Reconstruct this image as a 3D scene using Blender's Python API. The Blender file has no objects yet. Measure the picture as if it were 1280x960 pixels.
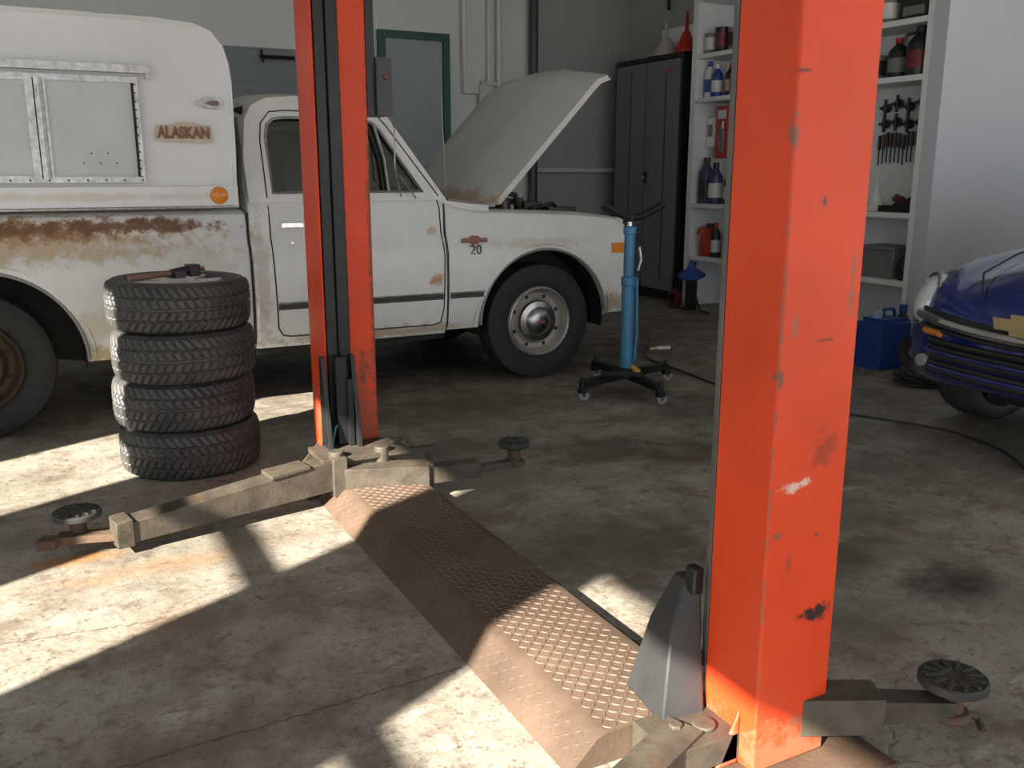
import bpy, math, random
from mathutils import Vector, Matrix
from mathutils.geometry import tessellate_polygon
random.seed(4)
PI=math.pi
# ------------------------------------------------------------ materials
MATS={}
def M(name,base,rough=.5,metal=0.,var=.12,scale=5.,dirt=None,damt=.5,dscale=8.,bump=0.,bscale=60.,zones=(),emit=0,coat=0.,znoise=1.1,zscale=9.,spec=.5):
    if name in MATS: return MATS[name]
    m=bpy.data.materials.new(name); m.use_nodes=True
    nt=m.node_tree; N=nt.nodes; L=nt.links
    p=N['Principled BSDF']
    tc=N.new('ShaderNodeTexCoord'); co=tc.outputs['Object']
    def noise(s,det=5,rg=.6):
        n=N.new('ShaderNodeTexNoise'); n.inputs['Scale'].default_value=s; n.inputs['Detail'].default_value=det; n.inputs['Roughness'].default_value=rg
        L.new(co,n.inputs['Vector']); return n.outputs['Fac']
    def mix(fac,a,b):
        x=N.new('ShaderNodeMix'); x.data_type='RGBA'
        if isinstance(fac,(int,float)): x.inputs[0].default_value=fac
        else: L.new(fac,x.inputs[0])
        for i,c in ((6,a),(7,b)):
            if isinstance(c,tuple): x.inputs[i].default_value=(c[0],c[1],c[2],1)
            else: L.new(c,x.inputs[i])
        return x.outputs[2]
    def mr(v,a,b,c=0.,d=1.):
        x=N.new('ShaderNodeMapRange'); L.new(v,x.inputs[0])
        for i,k in enumerate((a,b,c,d)): x.inputs[i+1].default_value=k
        return x.outputs[0]
    def math_(op,a,b):
        x=N.new('ShaderNodeMath'); x.operation=op
        for i,k in enumerate((a,b)):
            if isinstance(k,(int,float)): x.inputs[i].default_value=k
            else: L.new(k,x.inputs[i])
        return x.outputs[0]
    lo=tuple(c*(1-var) for c in base); hi=tuple(min(1,c*(1+var)) for c in base)
    col=mix(mr(noise(scale),.3,.7),lo,hi)
    if dirt: col=mix(mr(noise(dscale,8,.68),.5+.25*(1-damt),.72+.2*(1-damt),0,.9),col,dirt)
    if zones:
        zn=noise(zscale,8,.7)
        for c,r,zc,st in zones:
            v=N.new('ShaderNodeVectorMath'); v.operation='SUBTRACT'; L.new(co,v.inputs[0]); v.inputs[1].default_value=c
            w=N.new('ShaderNodeVectorMath'); w.operation='DIVIDE'; L.new(v.outputs[0],w.inputs[0]); w.inputs[1].default_value=r
            ln=N.new('ShaderNodeVectorMath'); ln.operation='LENGTH'; L.new(w.outputs[0],ln.inputs[0])
            a=math_('SUBTRACT',1.0,ln.outputs['Value']); b=math_('MULTIPLY',math_('SUBTRACT',zn,.5),znoise*2.2)
            s=math_('ADD',a,b)
            col=mix(mr(s,.1,.6,0,st),col,zc)
    L.new(col,p.inputs['Base Color'])
    p.inputs['Roughness'].default_value=rough; p.inputs['Metallic'].default_value=metal; p.inputs['Specular IOR Level'].default_value=spec
    if coat: p.inputs['Coat Weight'].default_value=coat; p.inputs['Coat Roughness'].default_value=.08
    if bump:
        b=N.new('ShaderNodeBump'); b.inputs['Strength'].default_value=bump; b.inputs['Distance'].default_value=.01
        L.new(noise(bscale,6),b.inputs['Height']); L.new(b.outputs[0],p.inputs['Normal'])
    if emit:
        p.inputs['Emission Strength'].default_value=emit; p.inputs['Emission Color'].default_value=(*base,1)
    MATS[name]=m; return m
def glass(name,tint=(.55,.62,.62),gl=.12,rough=.03):
    if name in MATS: return MATS[name]
    m=bpy.data.materials.new(name); m.use_nodes=True; nt=m.node_tree; nt.nodes.clear()
    o=nt.nodes.new('ShaderNodeOutputMaterial'); mx=nt.nodes.new('ShaderNodeMixShader'); t=nt.nodes.new('ShaderNodeBsdfTransparent'); g=nt.nodes.new('ShaderNodeBsdfGlossy')
    t.inputs[0].default_value=(*tint,1); g.inputs['Roughness'].default_value=rough; mx.inputs[0].default_value=gl
    nt.links.new(t.outputs[0],mx.inputs[1]); nt.links.new(g.outputs[0],mx.inputs[2]); nt.links.new(mx.outputs[0],o.inputs[0])
    MATS[name]=m; return m
# ------------------------------------------------------------ builder
def basis(d):
    d=Vector(d).normalized(); a=Vector((0,0,1)) if abs(d.z)<.9 else Vector((1,0,0))
    u=d.cross(a).normalized(); return u,d.cross(u).normalized(),d
class B:
    def __init__(s): s.v=[];s.f=[];s.mi=[];s.sm=[];s.mats=[]
    def add(s,vs,fs,mat,smooth=False):
        if mat not in s.mats: s.mats.append(mat)
        k=s.mats.index(mat); o=len(s.v)
        s.v+= [tuple(v) for v in vs]
        for f in fs: s.f.append(tuple(i+o for i in f)); s.mi.append(k); s.sm.append(smooth)
        return s
    def box(s,x0,x1,y0,y1,z0,z1,mat,rot=0,c=None):
        vs=[(x,y,z) for x in(x0,x1) for y in(y0,y1) for z in(z0,z1)]
        if rot:
            if c is None: c=((x0+x1)/2,(y0+y1)/2)
            ca,sa=math.cos(rot),math.sin(rot)
            vs=[(c[0]+(x-c[0])*ca-(y-c[1])*sa,c[1]+(x-c[0])*sa+(y-c[1])*ca,z) for x,y,z in vs]
        return s.add(vs,[(0,1,3,2),(4,6,7,5),(0,4,5,1),(2,3,7,6),(0,2,6,4),(1,5,7,3)],mat)
    def beam(s,p0,p1,w0,w1,a0,b0,a1,b1,mat):
        d=Vector((p1[0]-p0[0],p1[1]-p0[1])).normalized(); n=Vector((-d.y,d.x))
        vs=[]
        for p,w,a,b in((p0,w0,a0,b0),(p1,w1,a1,b1)):
            for q in(-w,w):
                for z in(a,b): vs.append((p[0]+n.x*q,p[1]+n.y*q,z))
        return s.add(vs,[(0,1,3,2),(4,6,7,5),(0,4,5,1),(2,3,7,6),(0,2,6,4),(1,5,7,3)],mat)
    def lathe(s,prof,o,d,mat,n=40,smooth=True,closed=False):
        u,w,d=basis(d); o=Vector(o); vs=[];fs=[]
        for r,h in prof:
            for i in range(n):
                a=2*PI*i/n; vs.append(o+d*h+(u*math.cos(a)+w*math.sin(a))*r)
        k=len(prof)
        for j in range(k if closed else k-1):
            for i in range(n):
                a=j*n+i;b=j*n+(i+1)%n;j2=((j+1)%k)*n
                fs.append((a,b,j2+(i+1)%n,j2+i))
        return s.add(vs,fs,mat,smooth)
    def cyl(s,p0,p1,r0,mat,r1=None,n=24,smooth=True):
        r1=r0 if r1 is None else r1; h=(Vector(p1)-Vector(p0)).length; d=Vector(p1)-Vector(p0)
        e=min(r0,r1)*.12
        return s.lathe([(0.0001,0),(r0-e,0),(r0,e),(r1,h-e),(r1-e,h),(.0001,h)],p0,d,mat,n,smooth)
    def tube(s,pts,r,mat,n=8,closed=False):
        pts=[Vector(p) for p in pts]; vs=[];fs=[];m=len(pts); pu=None
        for i,p in enumerate(pts):
            a=pts[i-1] if (i>0 or closed) else p; b=pts[(i+1)%m] if (i<m-1 or closed) else p
            d=(b-a).normalized()
            if pu is None: u,w,_=basis(d)
            else:
                u=(pu-d*pu.dot(d)).normalized(); w=d.cross(u)
            pu=u
            for k in range(n):
                t=2*PI*k/n; vs.append(p+(u*math.cos(t)+w*math.sin(t))*r)
        for i in range(m if closed else m-1):
            for k in range(n):
                j=(i+1)%m; fs.append((i*n+k,i*n+(k+1)%n,j*n+(k+1)%n,j*n+k))
        if not closed: fs+= [tuple(range(n)),tuple(range((m-1)*n,m*n))]
        return s.add(vs,fs,mat,True)
    def loft(s,secs,mat,closed=True,caps=True,smooth=True):
        n=len(secs[0]); vs=[v for q in secs for v in q]; fs=[]
        for i in range(len(secs)-1):
            for k in range(n if closed else n-1):
                fs.append((i*n+k,i*n+(k+1)%n,(i+1)*n+(k+1)%n,(i+1)*n+k))
        if caps and closed: fs+= [tuple(range(n)),tuple(range((len(secs)-1)*n,len(secs)*n))]
        return s.add(vs,fs,mat,smooth)
    def plate(s,outer,holes,fn,th,mat):
        loops=[outer]+list(holes); flat=[p for l in loops for p in l]
        tri=tessellate_polygon([[Vector((a,b,0)) for a,b in l] for l in loops])
        n=len(flat); vs=[fn(a,b,0) for a,b in flat]+[fn(a,b,th) for a,b in flat]
        fs=[tuple(t) for t in tri]+[tuple(i+n for i in reversed(t)) for t in tri]
        o=0
        for l in loops:
            k=len(l)
            for i in range(k): a=o+i;b=o+(i+1)%k; fs.append((a,b,b+n,a+n))
            o+=k
        return s.add(vs,fs,mat)
    def build(s,name,parent=None,bevel=0,seg=2,angle=35):
        me=bpy.data.meshes.new(name); me.from_pydata(s.v,[],s.f)
        for m in s.mats: me.materials.append(m)
        me.polygons.foreach_set('material_index',s.mi); me.polygons.foreach_set('use_smooth',s.sm)
        import bmesh
        bm=bmesh.new(); bm.from_mesh(me); bmesh.ops.remove_doubles(bm,verts=bm.verts,dist=1e-6); bmesh.ops.recalc_face_normals(bm,faces=bm.faces); bm.to_mesh(me); bm.free()
        me.set_sharp_from_angle(angle=math.radians(angle))
        ob=bpy.data.objects.new(name,me); bpy.context.collection.objects.link(ob)
        if bevel:
            b=ob.modifiers.new('b','BEVEL'); b.width=bevel; b.segments=seg; b.limit_method='ANGLE'; b.angle_limit=math.radians(40); b.harden_normals=False
        if parent: ob.parent=parent; ob.matrix_parent_inverse=parent.matrix_basis.inverted()
        return ob
def E(name,loc):
    e=bpy.data.objects.new(name,None); e.location=loc; e.empty_display_size=.1; bpy.context.collection.objects.link(e); return e
def boolcut(ob,cutters):
    for c in cutters:
        m=ob.modifiers.new('x','BOOLEAN'); m.operation='DIFFERENCE'; m.object=c; m.solver='EXACT'
    dg=bpy.context.evaluated_depsgraph_get(); dg.update()
    me=bpy.data.meshes.new_from_object(ob.evaluated_get(dg)); ob.modifiers.clear(); ob.data=me
    me.set_sharp_from_angle(angle=math.radians(35))
    for c in cutters: bpy.data.objects.remove(c)
def lerp_tab(tab,x):
    if x<=tab[0][0]: return tab[0][1]
    for (a,b),(c,d) in zip(tab,tab[1:]):
        if x<=c: return b+(d-b)*(x-a)/(c-a)
    return tab[-1][1]
# ------------------------------------------------------------ palette
RUST=(.15,.065,.027)
white=M('truck_white_paint',(.71,.72,.71),.42,var=.05,dirt=(.48,.43,.34),damt=.32,dscale=5,coat=.15,zones=[
  ((.0,5.5,1.05),(1.2,.6,.15),(.50,.38,.23),.8),((-.1,5.5,1.11),(1.05,.6,.095),(.31,.155,.062),.95),((.5,5.5,1.13),(.6,.6,.055),RUST,.9),((-.3,5.5,1.12),(.7,.6,.06),RUST,.9),
  ((.45,5.5,.42),(.6,.6,.08),(.48,.39,.2),.85),((.3,5.5,.6),(.5,.5,.12),(.52,.46,.34),.55),((.9,5.5,.85),(.25,.5,.2),(.55,.50,.40),.5),
  ((2.32,5.5,.74),(.08,.3,.05),(.45,.22,.07),.9),((2.3,5.5,1.05),(.05,.3,.04),(.5,.35,.15),.7),((1.9,5.5,.42),(.9,.3,.05),(.42,.34,.2),.8),
  ((3.7,5.5,.5),(.2,.3,.12),(.38,.26,.14),.7),((1.2,5.5,.8),(.06,.4,.5),(.42,.36,.27),.6),((2.75,5.6,1.25),(.08,.8,.05),(.45,.28,.1),.8),((3.1,5.5,.95),(.5,.3,.05),(.5,.44,.34),.5)],znoise=1.25,zscale=15)
camperw=M('camper_white',(.76,.78,.80),.35,var=.03,dirt=(.52,.47,.39),damt=.15,dscale=6,bump=.1,bscale=3,zones=[((.2,5.43,1.29),(1.2,.2,.03),(.55,.47,.36),.5)])
alum=M('aluminium',(.43,.43,.43),.4,.9,var=.3,scale=30,dirt=(.25,.2,.16),damt=.3,dscale=14)
chrome=M('chrome',(.6,.6,.6),.18,1.,var=.15,scale=20)
black=M('black_rubber',(.020,.020,.021),.75,var=.3,scale=20,dirt=(.07,.065,.055),damt=.3,dscale=6,bump=.3)
blackm=M('black_metal',(.017,.018,.020),.4,.3,var=.3,scale=10,dirt=(.10,.08,.065),damt=.15)
darkm=M('dark_chassis',(.015,.014,.012),.8,var=.4)
gap=M('panel_gap',(.03,.03,.03),.9)
intr=M('cab_interior',(.04,.036,.032),.8,var=.3)
orange=M('lift_orange_paint',(.60,.055,.014),.42,var=.12,scale=3,dirt=(.10,.05,.04),damt=.0,dscale=28,bump=.12,bscale=8,spec=.3,zones=[
  ((1.565,1.45,.40),(.065,.06,.028),(.03,.02,.02),1.),((1.465,1.45,.73),(.05,.05,.018),(.62,.5,.44),.85),((1.50,1.45,.735),(.025,.05,.015),(.62,.5,.44),.85),((1.55,1.45,.80),(.05,.05,.05),(.30,.04,.015),.8),
  ((1.50,1.45,1.36),(.013,.05,.02),(.08,.07,.07),1.),((1.40,1.45,.9),(.008,.008,1.2),(.25,.10,.07),.8),((1.44,1.45,1.1),(.010,.03,.03),(.25,.12,.08),.8),((1.5,1.5,.05),(.4,.3,.09),(.22,.11,.06),.85),
  ((1.42,1.45,1.62),(.03,.05,.008),(.15,.04,.03),.9),((1.53,1.45,1.06),(.03,.05,.006),(.15,.04,.03),.9),((1.60,1.45,1.2),(.01,.05,.1),(.3,.1,.06),.8),((1.47,1.45,.55),(.012,.05,.03),(.2,.06,.04),.8),((1.43,1.45,.62),(.02,.05,.01),(.2,.08,.06),.8),
  ((1.41,1.45,.98),(.012,.03,.02),(.15,.08,.06),.9),((1.405,1.45,1.5),(.012,.02,.04),(.2,.1,.08),.9),((1.55,1.45,.6),(.012,.03,.012),(.2,.06,.04),.9),
  ((1.22,4.0,.3),(.3,.2,.35),(.22,.08,.045),.7),((1.355,3.98,1.0),(.018,.05,1.0),(.14,.045,.03),.8),((1.235,3.98,1.0),(.012,.05,1.5),(.12,.05,.04),.8),((1.3,3.98,.55),(.03,.05,.1),(.15,.05,.03),.7)],znoise=1.5,zscale=26)
armm=M('lift_arm_steel',(.062,.052,.040),.6,.1,var=.4,scale=12,dirt=(.115,.062,.032),damt=.6,dscale=9,bump=.25)
rustm=M('rusty_steel',(.088,.054,.036),.75,.1,var=.3,scale=9,dirt=(.05,.034,.025),damt=.5,bump=.3)
platem=M('rusty_tread_plate',(.098,.065,.046),.65,.0,var=.35,scale=4,dirt=(.048,.032,.024),damt=.65,dscale=5,bump=.2)
lozm=M('rusty_tread_worn',(.135,.096,.072),.5,.1,var=.35,scale=3,dirt=(.062,.042,.03),damt=.75,dscale=4)
padm=M('pad_rubber',(.03,.03,.028),.7,var=.3,dirt=(.11,.09,.075),damt=.4)
# ------------------------------------------------------------ room
def concrete():
    m=bpy.data.materials.new('concrete_floor'); m.use_nodes=True; nt=m.node_tree;N=nt.nodes;L=nt.links;p=N['Principled BSDF']
    co=N.new('ShaderNodeTexCoord').outputs['Object']
    def noise(s,d=8,r=.6,dist=0,st=None):
        n=N.new('ShaderNodeTexNoise');n.inputs['Scale'].default_value=s;n.inputs['Detail'].default_value=d;n.inputs['Roughness'].default_value=r;n.inputs['Distortion'].default_value=dist
        if st:
            mp=N.new('ShaderNodeMapping'); mp.inputs['Scale'].default_value=st[0]; mp.inputs['Rotation'].default_value=(0,0,st[1]); L.new(co,mp.inputs['Vector']); L.new(mp.outputs[0],n.inputs['Vector'])
        else: L.new(co,n.inputs['Vector'])
        return n.outputs['Fac']
    def ramp(f,*st):
        r=N.new('ShaderNodeValToRGB');L.new(f,r.inputs[0]);e=r.color_ramp.elements
        while len(e)<len(st): e.new(.5)
        for el,(a,c) in zip(e,st): el.position=a; el.color=(*c,1) if isinstance(c,tuple) else (c,c,c,1)
        return r.outputs[0]
    def mix(f,a,b,t='MIX'):
        x=N.new('ShaderNodeMix');x.data_type='RGBA';x.blend_type=t
        if isinstance(f,float): x.inputs[0].default_value=f
        else: L.new(f,x.inputs[0])
        for i,c in((6,a),(7,b)):
            if isinstance(c,tuple): x.inputs[i].default_value=(*c,1)
            else: L.new(c,x.inputs[i])
        return x.outputs[2]
    base=ramp(noise(1.3,9,.62,.3),(.3,(.155,.140,.116)),(.5,(.245,.226,.193)),(.7,(.325,.303,.262)))
    c=mix(ramp(noise(5,10,.7),(.42,0.),(.62,.7)),base,(.36,.338,.295))
    c=mix(ramp(noise(2.2,8,.7,.6),(.51,0.),(.65,.85)),c,(.125,.097,.071))
    c=mix(ramp(noise(3.0,9,.75,.2,((1,3.2,1),.5)),(.55,0.),(.65,.6)),c,(.43,.405,.355))
    c=mix(ramp(noise(9,9,.72,.3),(.54,0.),(.64,.75)),c,(.115,.088,.067))
    c=mix(ramp(noise(22,9,.75),(.55,0.),(.64,.8)),c,(.085,.066,.05))
    c=mix(ramp(noise(70,6,.7),(.56,0.),(.66,.7)),c,(.07,.057,.045))
    c=mix(ramp(noise(.8,4,.5),(.48,0.),(.72,.55)),c,(.11,.095,.08))
    n2=N.new('ShaderNodeTexNoise');n2.inputs['Scale'].default_value=3;n2.inputs['Detail'].default_value=6;L.new(co,n2.inputs['Vector'])
    ad=N.new('ShaderNodeVectorMath');ad.operation='MULTIPLY_ADD';L.new(n2.outputs['Color'],ad.inputs[0]);ad.inputs[1].default_value=(.5,.5,.5);L.new(co,ad.inputs[2])
    v=N.new('ShaderNodeTexVoronoi');v.feature='DISTANCE_TO_EDGE';v.inputs['Scale'].default_value=.42;L.new(ad.outputs[0],v.inputs['Vector'])
    cr=mix(ramp(noise(1.1,3),(.5,0.),(.6,1.)),(0,0,0),ramp(v.outputs['Distance'],(.0,.45),(.004,0.)))
    c=mix(cr,c,(.09,.075,.06))
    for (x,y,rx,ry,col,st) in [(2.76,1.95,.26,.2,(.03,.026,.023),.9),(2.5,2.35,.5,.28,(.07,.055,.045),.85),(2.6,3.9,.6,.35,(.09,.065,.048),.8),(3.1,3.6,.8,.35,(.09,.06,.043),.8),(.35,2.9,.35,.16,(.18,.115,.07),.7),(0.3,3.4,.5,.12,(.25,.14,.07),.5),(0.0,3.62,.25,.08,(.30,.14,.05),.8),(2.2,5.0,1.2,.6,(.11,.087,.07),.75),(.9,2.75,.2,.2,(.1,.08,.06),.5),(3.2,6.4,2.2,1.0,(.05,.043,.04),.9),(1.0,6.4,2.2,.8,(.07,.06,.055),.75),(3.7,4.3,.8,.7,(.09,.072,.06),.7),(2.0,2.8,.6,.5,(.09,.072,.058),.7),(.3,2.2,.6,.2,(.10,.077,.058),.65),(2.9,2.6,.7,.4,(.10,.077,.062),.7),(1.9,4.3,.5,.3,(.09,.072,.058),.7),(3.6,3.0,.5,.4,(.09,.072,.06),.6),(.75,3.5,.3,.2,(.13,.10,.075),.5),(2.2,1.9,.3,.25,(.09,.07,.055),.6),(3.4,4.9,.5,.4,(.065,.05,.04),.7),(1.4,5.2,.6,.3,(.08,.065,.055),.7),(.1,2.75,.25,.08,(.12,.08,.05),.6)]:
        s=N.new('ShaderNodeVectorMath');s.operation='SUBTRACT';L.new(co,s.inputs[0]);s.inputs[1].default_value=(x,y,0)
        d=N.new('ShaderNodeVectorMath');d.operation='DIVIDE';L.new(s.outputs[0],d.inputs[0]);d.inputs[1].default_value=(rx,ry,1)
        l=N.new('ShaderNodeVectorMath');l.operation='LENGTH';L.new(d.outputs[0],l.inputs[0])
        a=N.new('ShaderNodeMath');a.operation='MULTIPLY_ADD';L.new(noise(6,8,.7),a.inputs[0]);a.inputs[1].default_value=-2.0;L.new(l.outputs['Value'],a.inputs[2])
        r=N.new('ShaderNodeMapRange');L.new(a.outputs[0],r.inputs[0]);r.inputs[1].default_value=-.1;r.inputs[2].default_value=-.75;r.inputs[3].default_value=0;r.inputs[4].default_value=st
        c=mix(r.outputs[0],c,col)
    L.new(c,p.inputs['Base Color'])
    L.new(ramp(noise(3,6),(.35,.38),(.65,.66)),p.inputs['Roughness'])
    b=N.new('ShaderNodeBump');b.inputs['Strength'].default_value=.45;b.inputs['Distance'].default_value=.01
    h=N.new('ShaderNodeMath');h.operation='SUBTRACT';L.new(noise(35,8,.65),h.inputs[0]);L.new(cr,h.inputs[1])
    L.new(h.outputs[0],b.inputs['Height']);L.new(b.outputs[0],p.inputs['Normal'])
    return m
conc=concrete()
B().box(-3.1,10,-3.1,10,-.1,0,conc).build('floor')
B().box(-30,30,-30,-3.1,-.14,-.04,M('asphalt',(.25,.25,.25),.9)).build('ground')
wallw=M('wall_paint_white',(.72,.74,.73),.7,var=.05,scale=1.5,dirt=(.55,.54,.52),damt=.15,dscale=3)
wallg=M('wall_grey',(.38,.39,.39),.7,var=.06,scale=1.5,dirt=(.30,.29,.28),damt=.2,dscale=3)
walll=M('wall_paint_pale_blue',(.60,.63,.68),.65,var=.03,scale=1.5)
ceil=M('ceiling_paint',(.5,.5,.49),.8,var=.04)
B().box(-3.1,10,-3.1,10,4.2,4.3,ceil).build('ceiling')
w=B(); w.box(-3.1,5.4,9.9,10,0,4.2,wallw).box(5.4,7.0,9.9,10,0,4.2,wallg).build('wall_back')  # shade on the right end of the wall is put in as darker grey
w=B(); w.box(6.75,6.9,5.13,9.9,0,4.2,wallg).build('wall_right')
B().box(6.3,10,5.0,5.13,0,4.2,walll).build('wall_stub')
B().box(9.9,10,-3.1,5.0,0,4.2,walll).build('wall_side')
w=B(); ops=[(-1.5,.25),(1.23,2.12),(2.8,3.75),(5.3,7.2)]
Z0,Z1=.75,3.05
w.box(-3.1,-3,-3.1,9.9,0,Z0,wallw).box(-3.1,-3,-3.1,9.9,Z1,4.2,wallw)
ys=[-3.1]+[k for o in ops for k in o]+[9.9]
for i in range(0,len(ys),2): w.box(-3.1,-3,ys[i],ys[i+1],Z0,Z1,wallw)
w.build('wall_left')
for i,(a,b) in enumerate(ops):
    q=B()
    for z in (Z0+.02,1.5,2.3,Z1-.02): q.box(-3.08,-3.02,a,b,z-.035,z+.035,wallw)
    for y in (a+.02,b-.02): q.box(-3.08,-3.02,y-.02,y+.02,Z0,Z1,wallw)
    if b-a>1.85: q.box(-3.08,-3.02,(a+b)/2-.03,(a+b)/2+.03,Z0,Z1,wallw)
    q.build('window_%d'%(i+1))
w=B(); w.box(-3.1,-2.2,-3.1,-3,0,4.2,wallw).box(9.2,10,-3.1,-3,0,4.2,wallw).box(-2.2,9.2,-3.1,-3,3.5,4.2,wallw).build('wall_front')
ribm=M('rollup_door_grey',(.33,.36,.39),.5,.1,var=.05)
d=B()
n=66
prof=[]
for i in range(n):
    z=0.02+2.62*i/(n-1); prof.append((9.895-(.035 if i%2 else .015),z))
d.add([(x,y,z) for x in(.2,3.35) for y,z in prof],[(i,i+1,n+i+1,n+i) for i in range(n-1)],ribm)
d.box(.1,.2,9.84,9.895,0,2.72,wallg).box(3.35,3.43,9.84,9.895,0,2.72,wallg).box(.1,3.43,9.84,9.895,2.64,2.74,wallw)
d.tube([(2.25,9.8,2.55),(2.6,9.8,2.55)],.02,blackm); d.tube([(2.28,9.85,2.62),(2.28,9.8,2.5)],.012,blackm)
d.build('door_1')
green=M('green_door_frame',(.015,.085,.065),.4); dgrey=M('door_grey',(.34,.39,.42),.5,var=.06)
d=B(); d.box(3.52,3.6,9.84,9.895,0,2.9,green).box(4.27,4.35,9.84,9.895,0,2.9,green).box(3.6,4.27,9.84,9.895,2.82,2.9,green).box(3.6,4.27,9.87,9.895,0,2.82,dgrey)
d.cyl((4.18,9.87,1.1),(4.18,9.8,1.1),.03,chrome); d.build('door_2',bevel=.004)
pipew=M('conduit_white',(.68,.70,.69),.5)
p=B(); p.tube([(4.52,9.83,4.2),(4.52,9.83,2.5),(4.56,9.83,2.42),(4.72,9.83,2.36),(4.72,9.83,0.1)],.03,pipew); p.tube([(4.95,9.83,4.2),(4.95,9.83,1.2)],.03,pipew); p.tube([(4.83,9.85,4.2),(4.83,9.85,2.4)],.018,pipew)
p.box(4.5,4.68,9.8,9.895,2.28,2.5,pipew); p.tube([(4.72,9.83,2.4),(4.95,9.83,2.4)],.02,pipew); p.build('wall_conduit')
p=B(); p.tube([(5.38,9.8,4.2),(5.38,9.8,.1)],.055,M('dark_pipe',(.07,.075,.08),.5,.3)); p.tube([(5.38,9.82,1.44),(6.7,9.82,1.44)],.028,pipew); p.tube([(6.68,9.0,3.2),(6.68,9.0,4.2)],.02,blackm); p.build('wall_pipe')
def joint(name,a,b,wd,mat,amp=.01):
    q=B(); n=60; A=Vector(a);C=Vector(b);dd=(C-A).normalized();nn=Vector((-dd.y,dd.x)); vs=[]
    for i in range(n+1):
        c=A.lerp(C,i/n)+nn*random.uniform(-amp,amp); ww=wd*random.uniform(.5,1)
        vs+= [(c.x+nn.x*ww,c.y+nn.y*ww,.0015),(c.x-nn.x*ww,c.y-nn.y*ww,.0015)]
    q.add(vs,[(2*i,2*i+1,2*i+3,2*i+2) for i in range(n)],mat).build(name)
crk=M('crack_dirt',(.03,.025,.022),.95)
joint('floor_joint',(1.535,1.75),(1.515,3.85),.015,crk,.003)
joint('floor_joint',(-.5,2.17),(1.0,2.24),.003,M('crack_dirt2',(.10,.085,.07),.95),.006)
joint('floor_joint',(-.5,3.05),(.35,2.95),.002,MATS['crack_dirt2'],.008)
# ------------------------------------------------------------ shelves
shw=M('shelf_white',(.80,.82,.84),.5,var=.04)
s=B()
s.box(6.3,6.745,5.135,5.19,0,3.6,shw).box(6.3,6.745,7.98,8.06,0,3.6,shw).box(6.32,6.745,6.55,6.6,0,3.6,shw)
for z in (.5,1.05,2.12,2.55,3.1): s.box(6.3,6.745,5.19,7.98,z,z+.045,shw)
s.box(6.70,6.745,5.19,7.98,0,3.6,shw)
s.build('storage_shelf',bevel=.003)
B().box(6.60,6.745,8.065,9.0,2.70,2.98,shw).build('trim_1',bevel=.003)
cg=M('cabinet_grey',(.19,.20,.21),.4,.15,var=.06); cb=M('cabinet_black',(.013,.013,.015),.45)
c=B(); c.box(6.36,6.74,8.22,9.5,.03,2.66,cb); c.box(6.31,6.36,8.27,8.86,.12,2.60,cg).box(6.31,6.36,8.88,9.46,.12,2.60,cg)
for y in (8.5,9.16): c.box(6.306,6.312,y-.006,y+.006,.2,2.52,cb)
c.box(6.32,6.36,8.22,8.26,.03,2.66,cb); c.box(6.32,6.36,9.47,9.5,.03,2.66,cb); c.box(6.31,6.36,8.26,9.47,2.61,2.66,cb).box(6.31,6.36,8.26,9.47,.03,.11,cb)
c.box(6.285,6.31,8.81,8.85,1.3,1.42,blackm).cyl((6.29,8.83,1.36),(6.275,8.83,1.36),.016,chrome)
c.box(6.3,6.31,8.4,8.5,2.47,2.52,M('badge_red',(.4,.1,.1),.4)); c.box(6.4,6.72,8.26,9.46,0,.04,cb)
c.build('storage_cabinet',bevel=.005)
bl=M('plastic_blue',(.02,.07,.3),.35); rd=M('plastic_red',(.5,.03,.02),.35); wp=M('plastic_white',(.7,.7,.68),.4); bk=M('plastic_black',(.02,.02,.022),.35); gr=M('plastic_grey',(.2,.2,.2),.5); pu=M('plastic_violet',(.06,.05,.13),.35); ylw=M('label_yellow',(.6,.5,.3),.5); mar=M('plastic_maroon',(.16,.02,.02),.4)
def bottle(name,x,y,z,r,h,body,cap,label=None,handle=False):
    q=B()
    pr=[(.001,0),(r*.95,0),(r,h*.04),(r,h*.62),(r*.9,h*.7),(r*.38,h*.84),(r*.34,h*.88)]
    q.lathe(pr,(x,y,z),(0,0,1),body,24); q.cyl((x,y,z+h*.86),(x,y,z+h),r*.42,cap,n=16)
    if label: q.lathe([(r*1.01,h*.15),(r*1.01,h*.5)],(x,y,z),(0,0,1),label,24)
    if handle: q.tube([(x-r*.3,y+r*.3,z+h*.86),(x-r*.6,y+r*.9,z+h*.83),(x-r*.7,y+r*1.05,z+h*.65)],r*.14,body)
    return q.build(name)
def can(name,x,y,z,r,h,body,lid):
    q=B(); q.lathe([(.001,0),(r,0),(r*1.02,.006),(r,.012),(r,h-.012),(r*1.03,h-.006),(r*1.03,h),(r*.9,h),(r*.88,h-.008),(.001,h-.008)],(x,y,z),(0,0,1),body,24); q.lathe([(r*1.01,h*.2),(r*1.01,h*.8)],(x,y,z),(0,0,1),lid,24); return q.build(name)
def funnel(name,x,y,z,r,h,m):
    q=B(); q.lathe([(r,0),(r,.02),(r*.93,.03),(r*.3,h*.5),(r*.16,h*.55),(r*.1,h),(r*.07,h),(r*.1,h*.55),(r*.25,h*.48),(r*.9,.01)],(x,y,z),(0,0,1),m,28); return q.build(name)
funnel('large_funnel',6.45,8.72,2.662,.16,.36,M('funnel_tan',(.45,.42,.37),.4)); funnel('red_funnel',6.45,8.36,2.662,.13,.42,rd)
Lz=2.167
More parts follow.
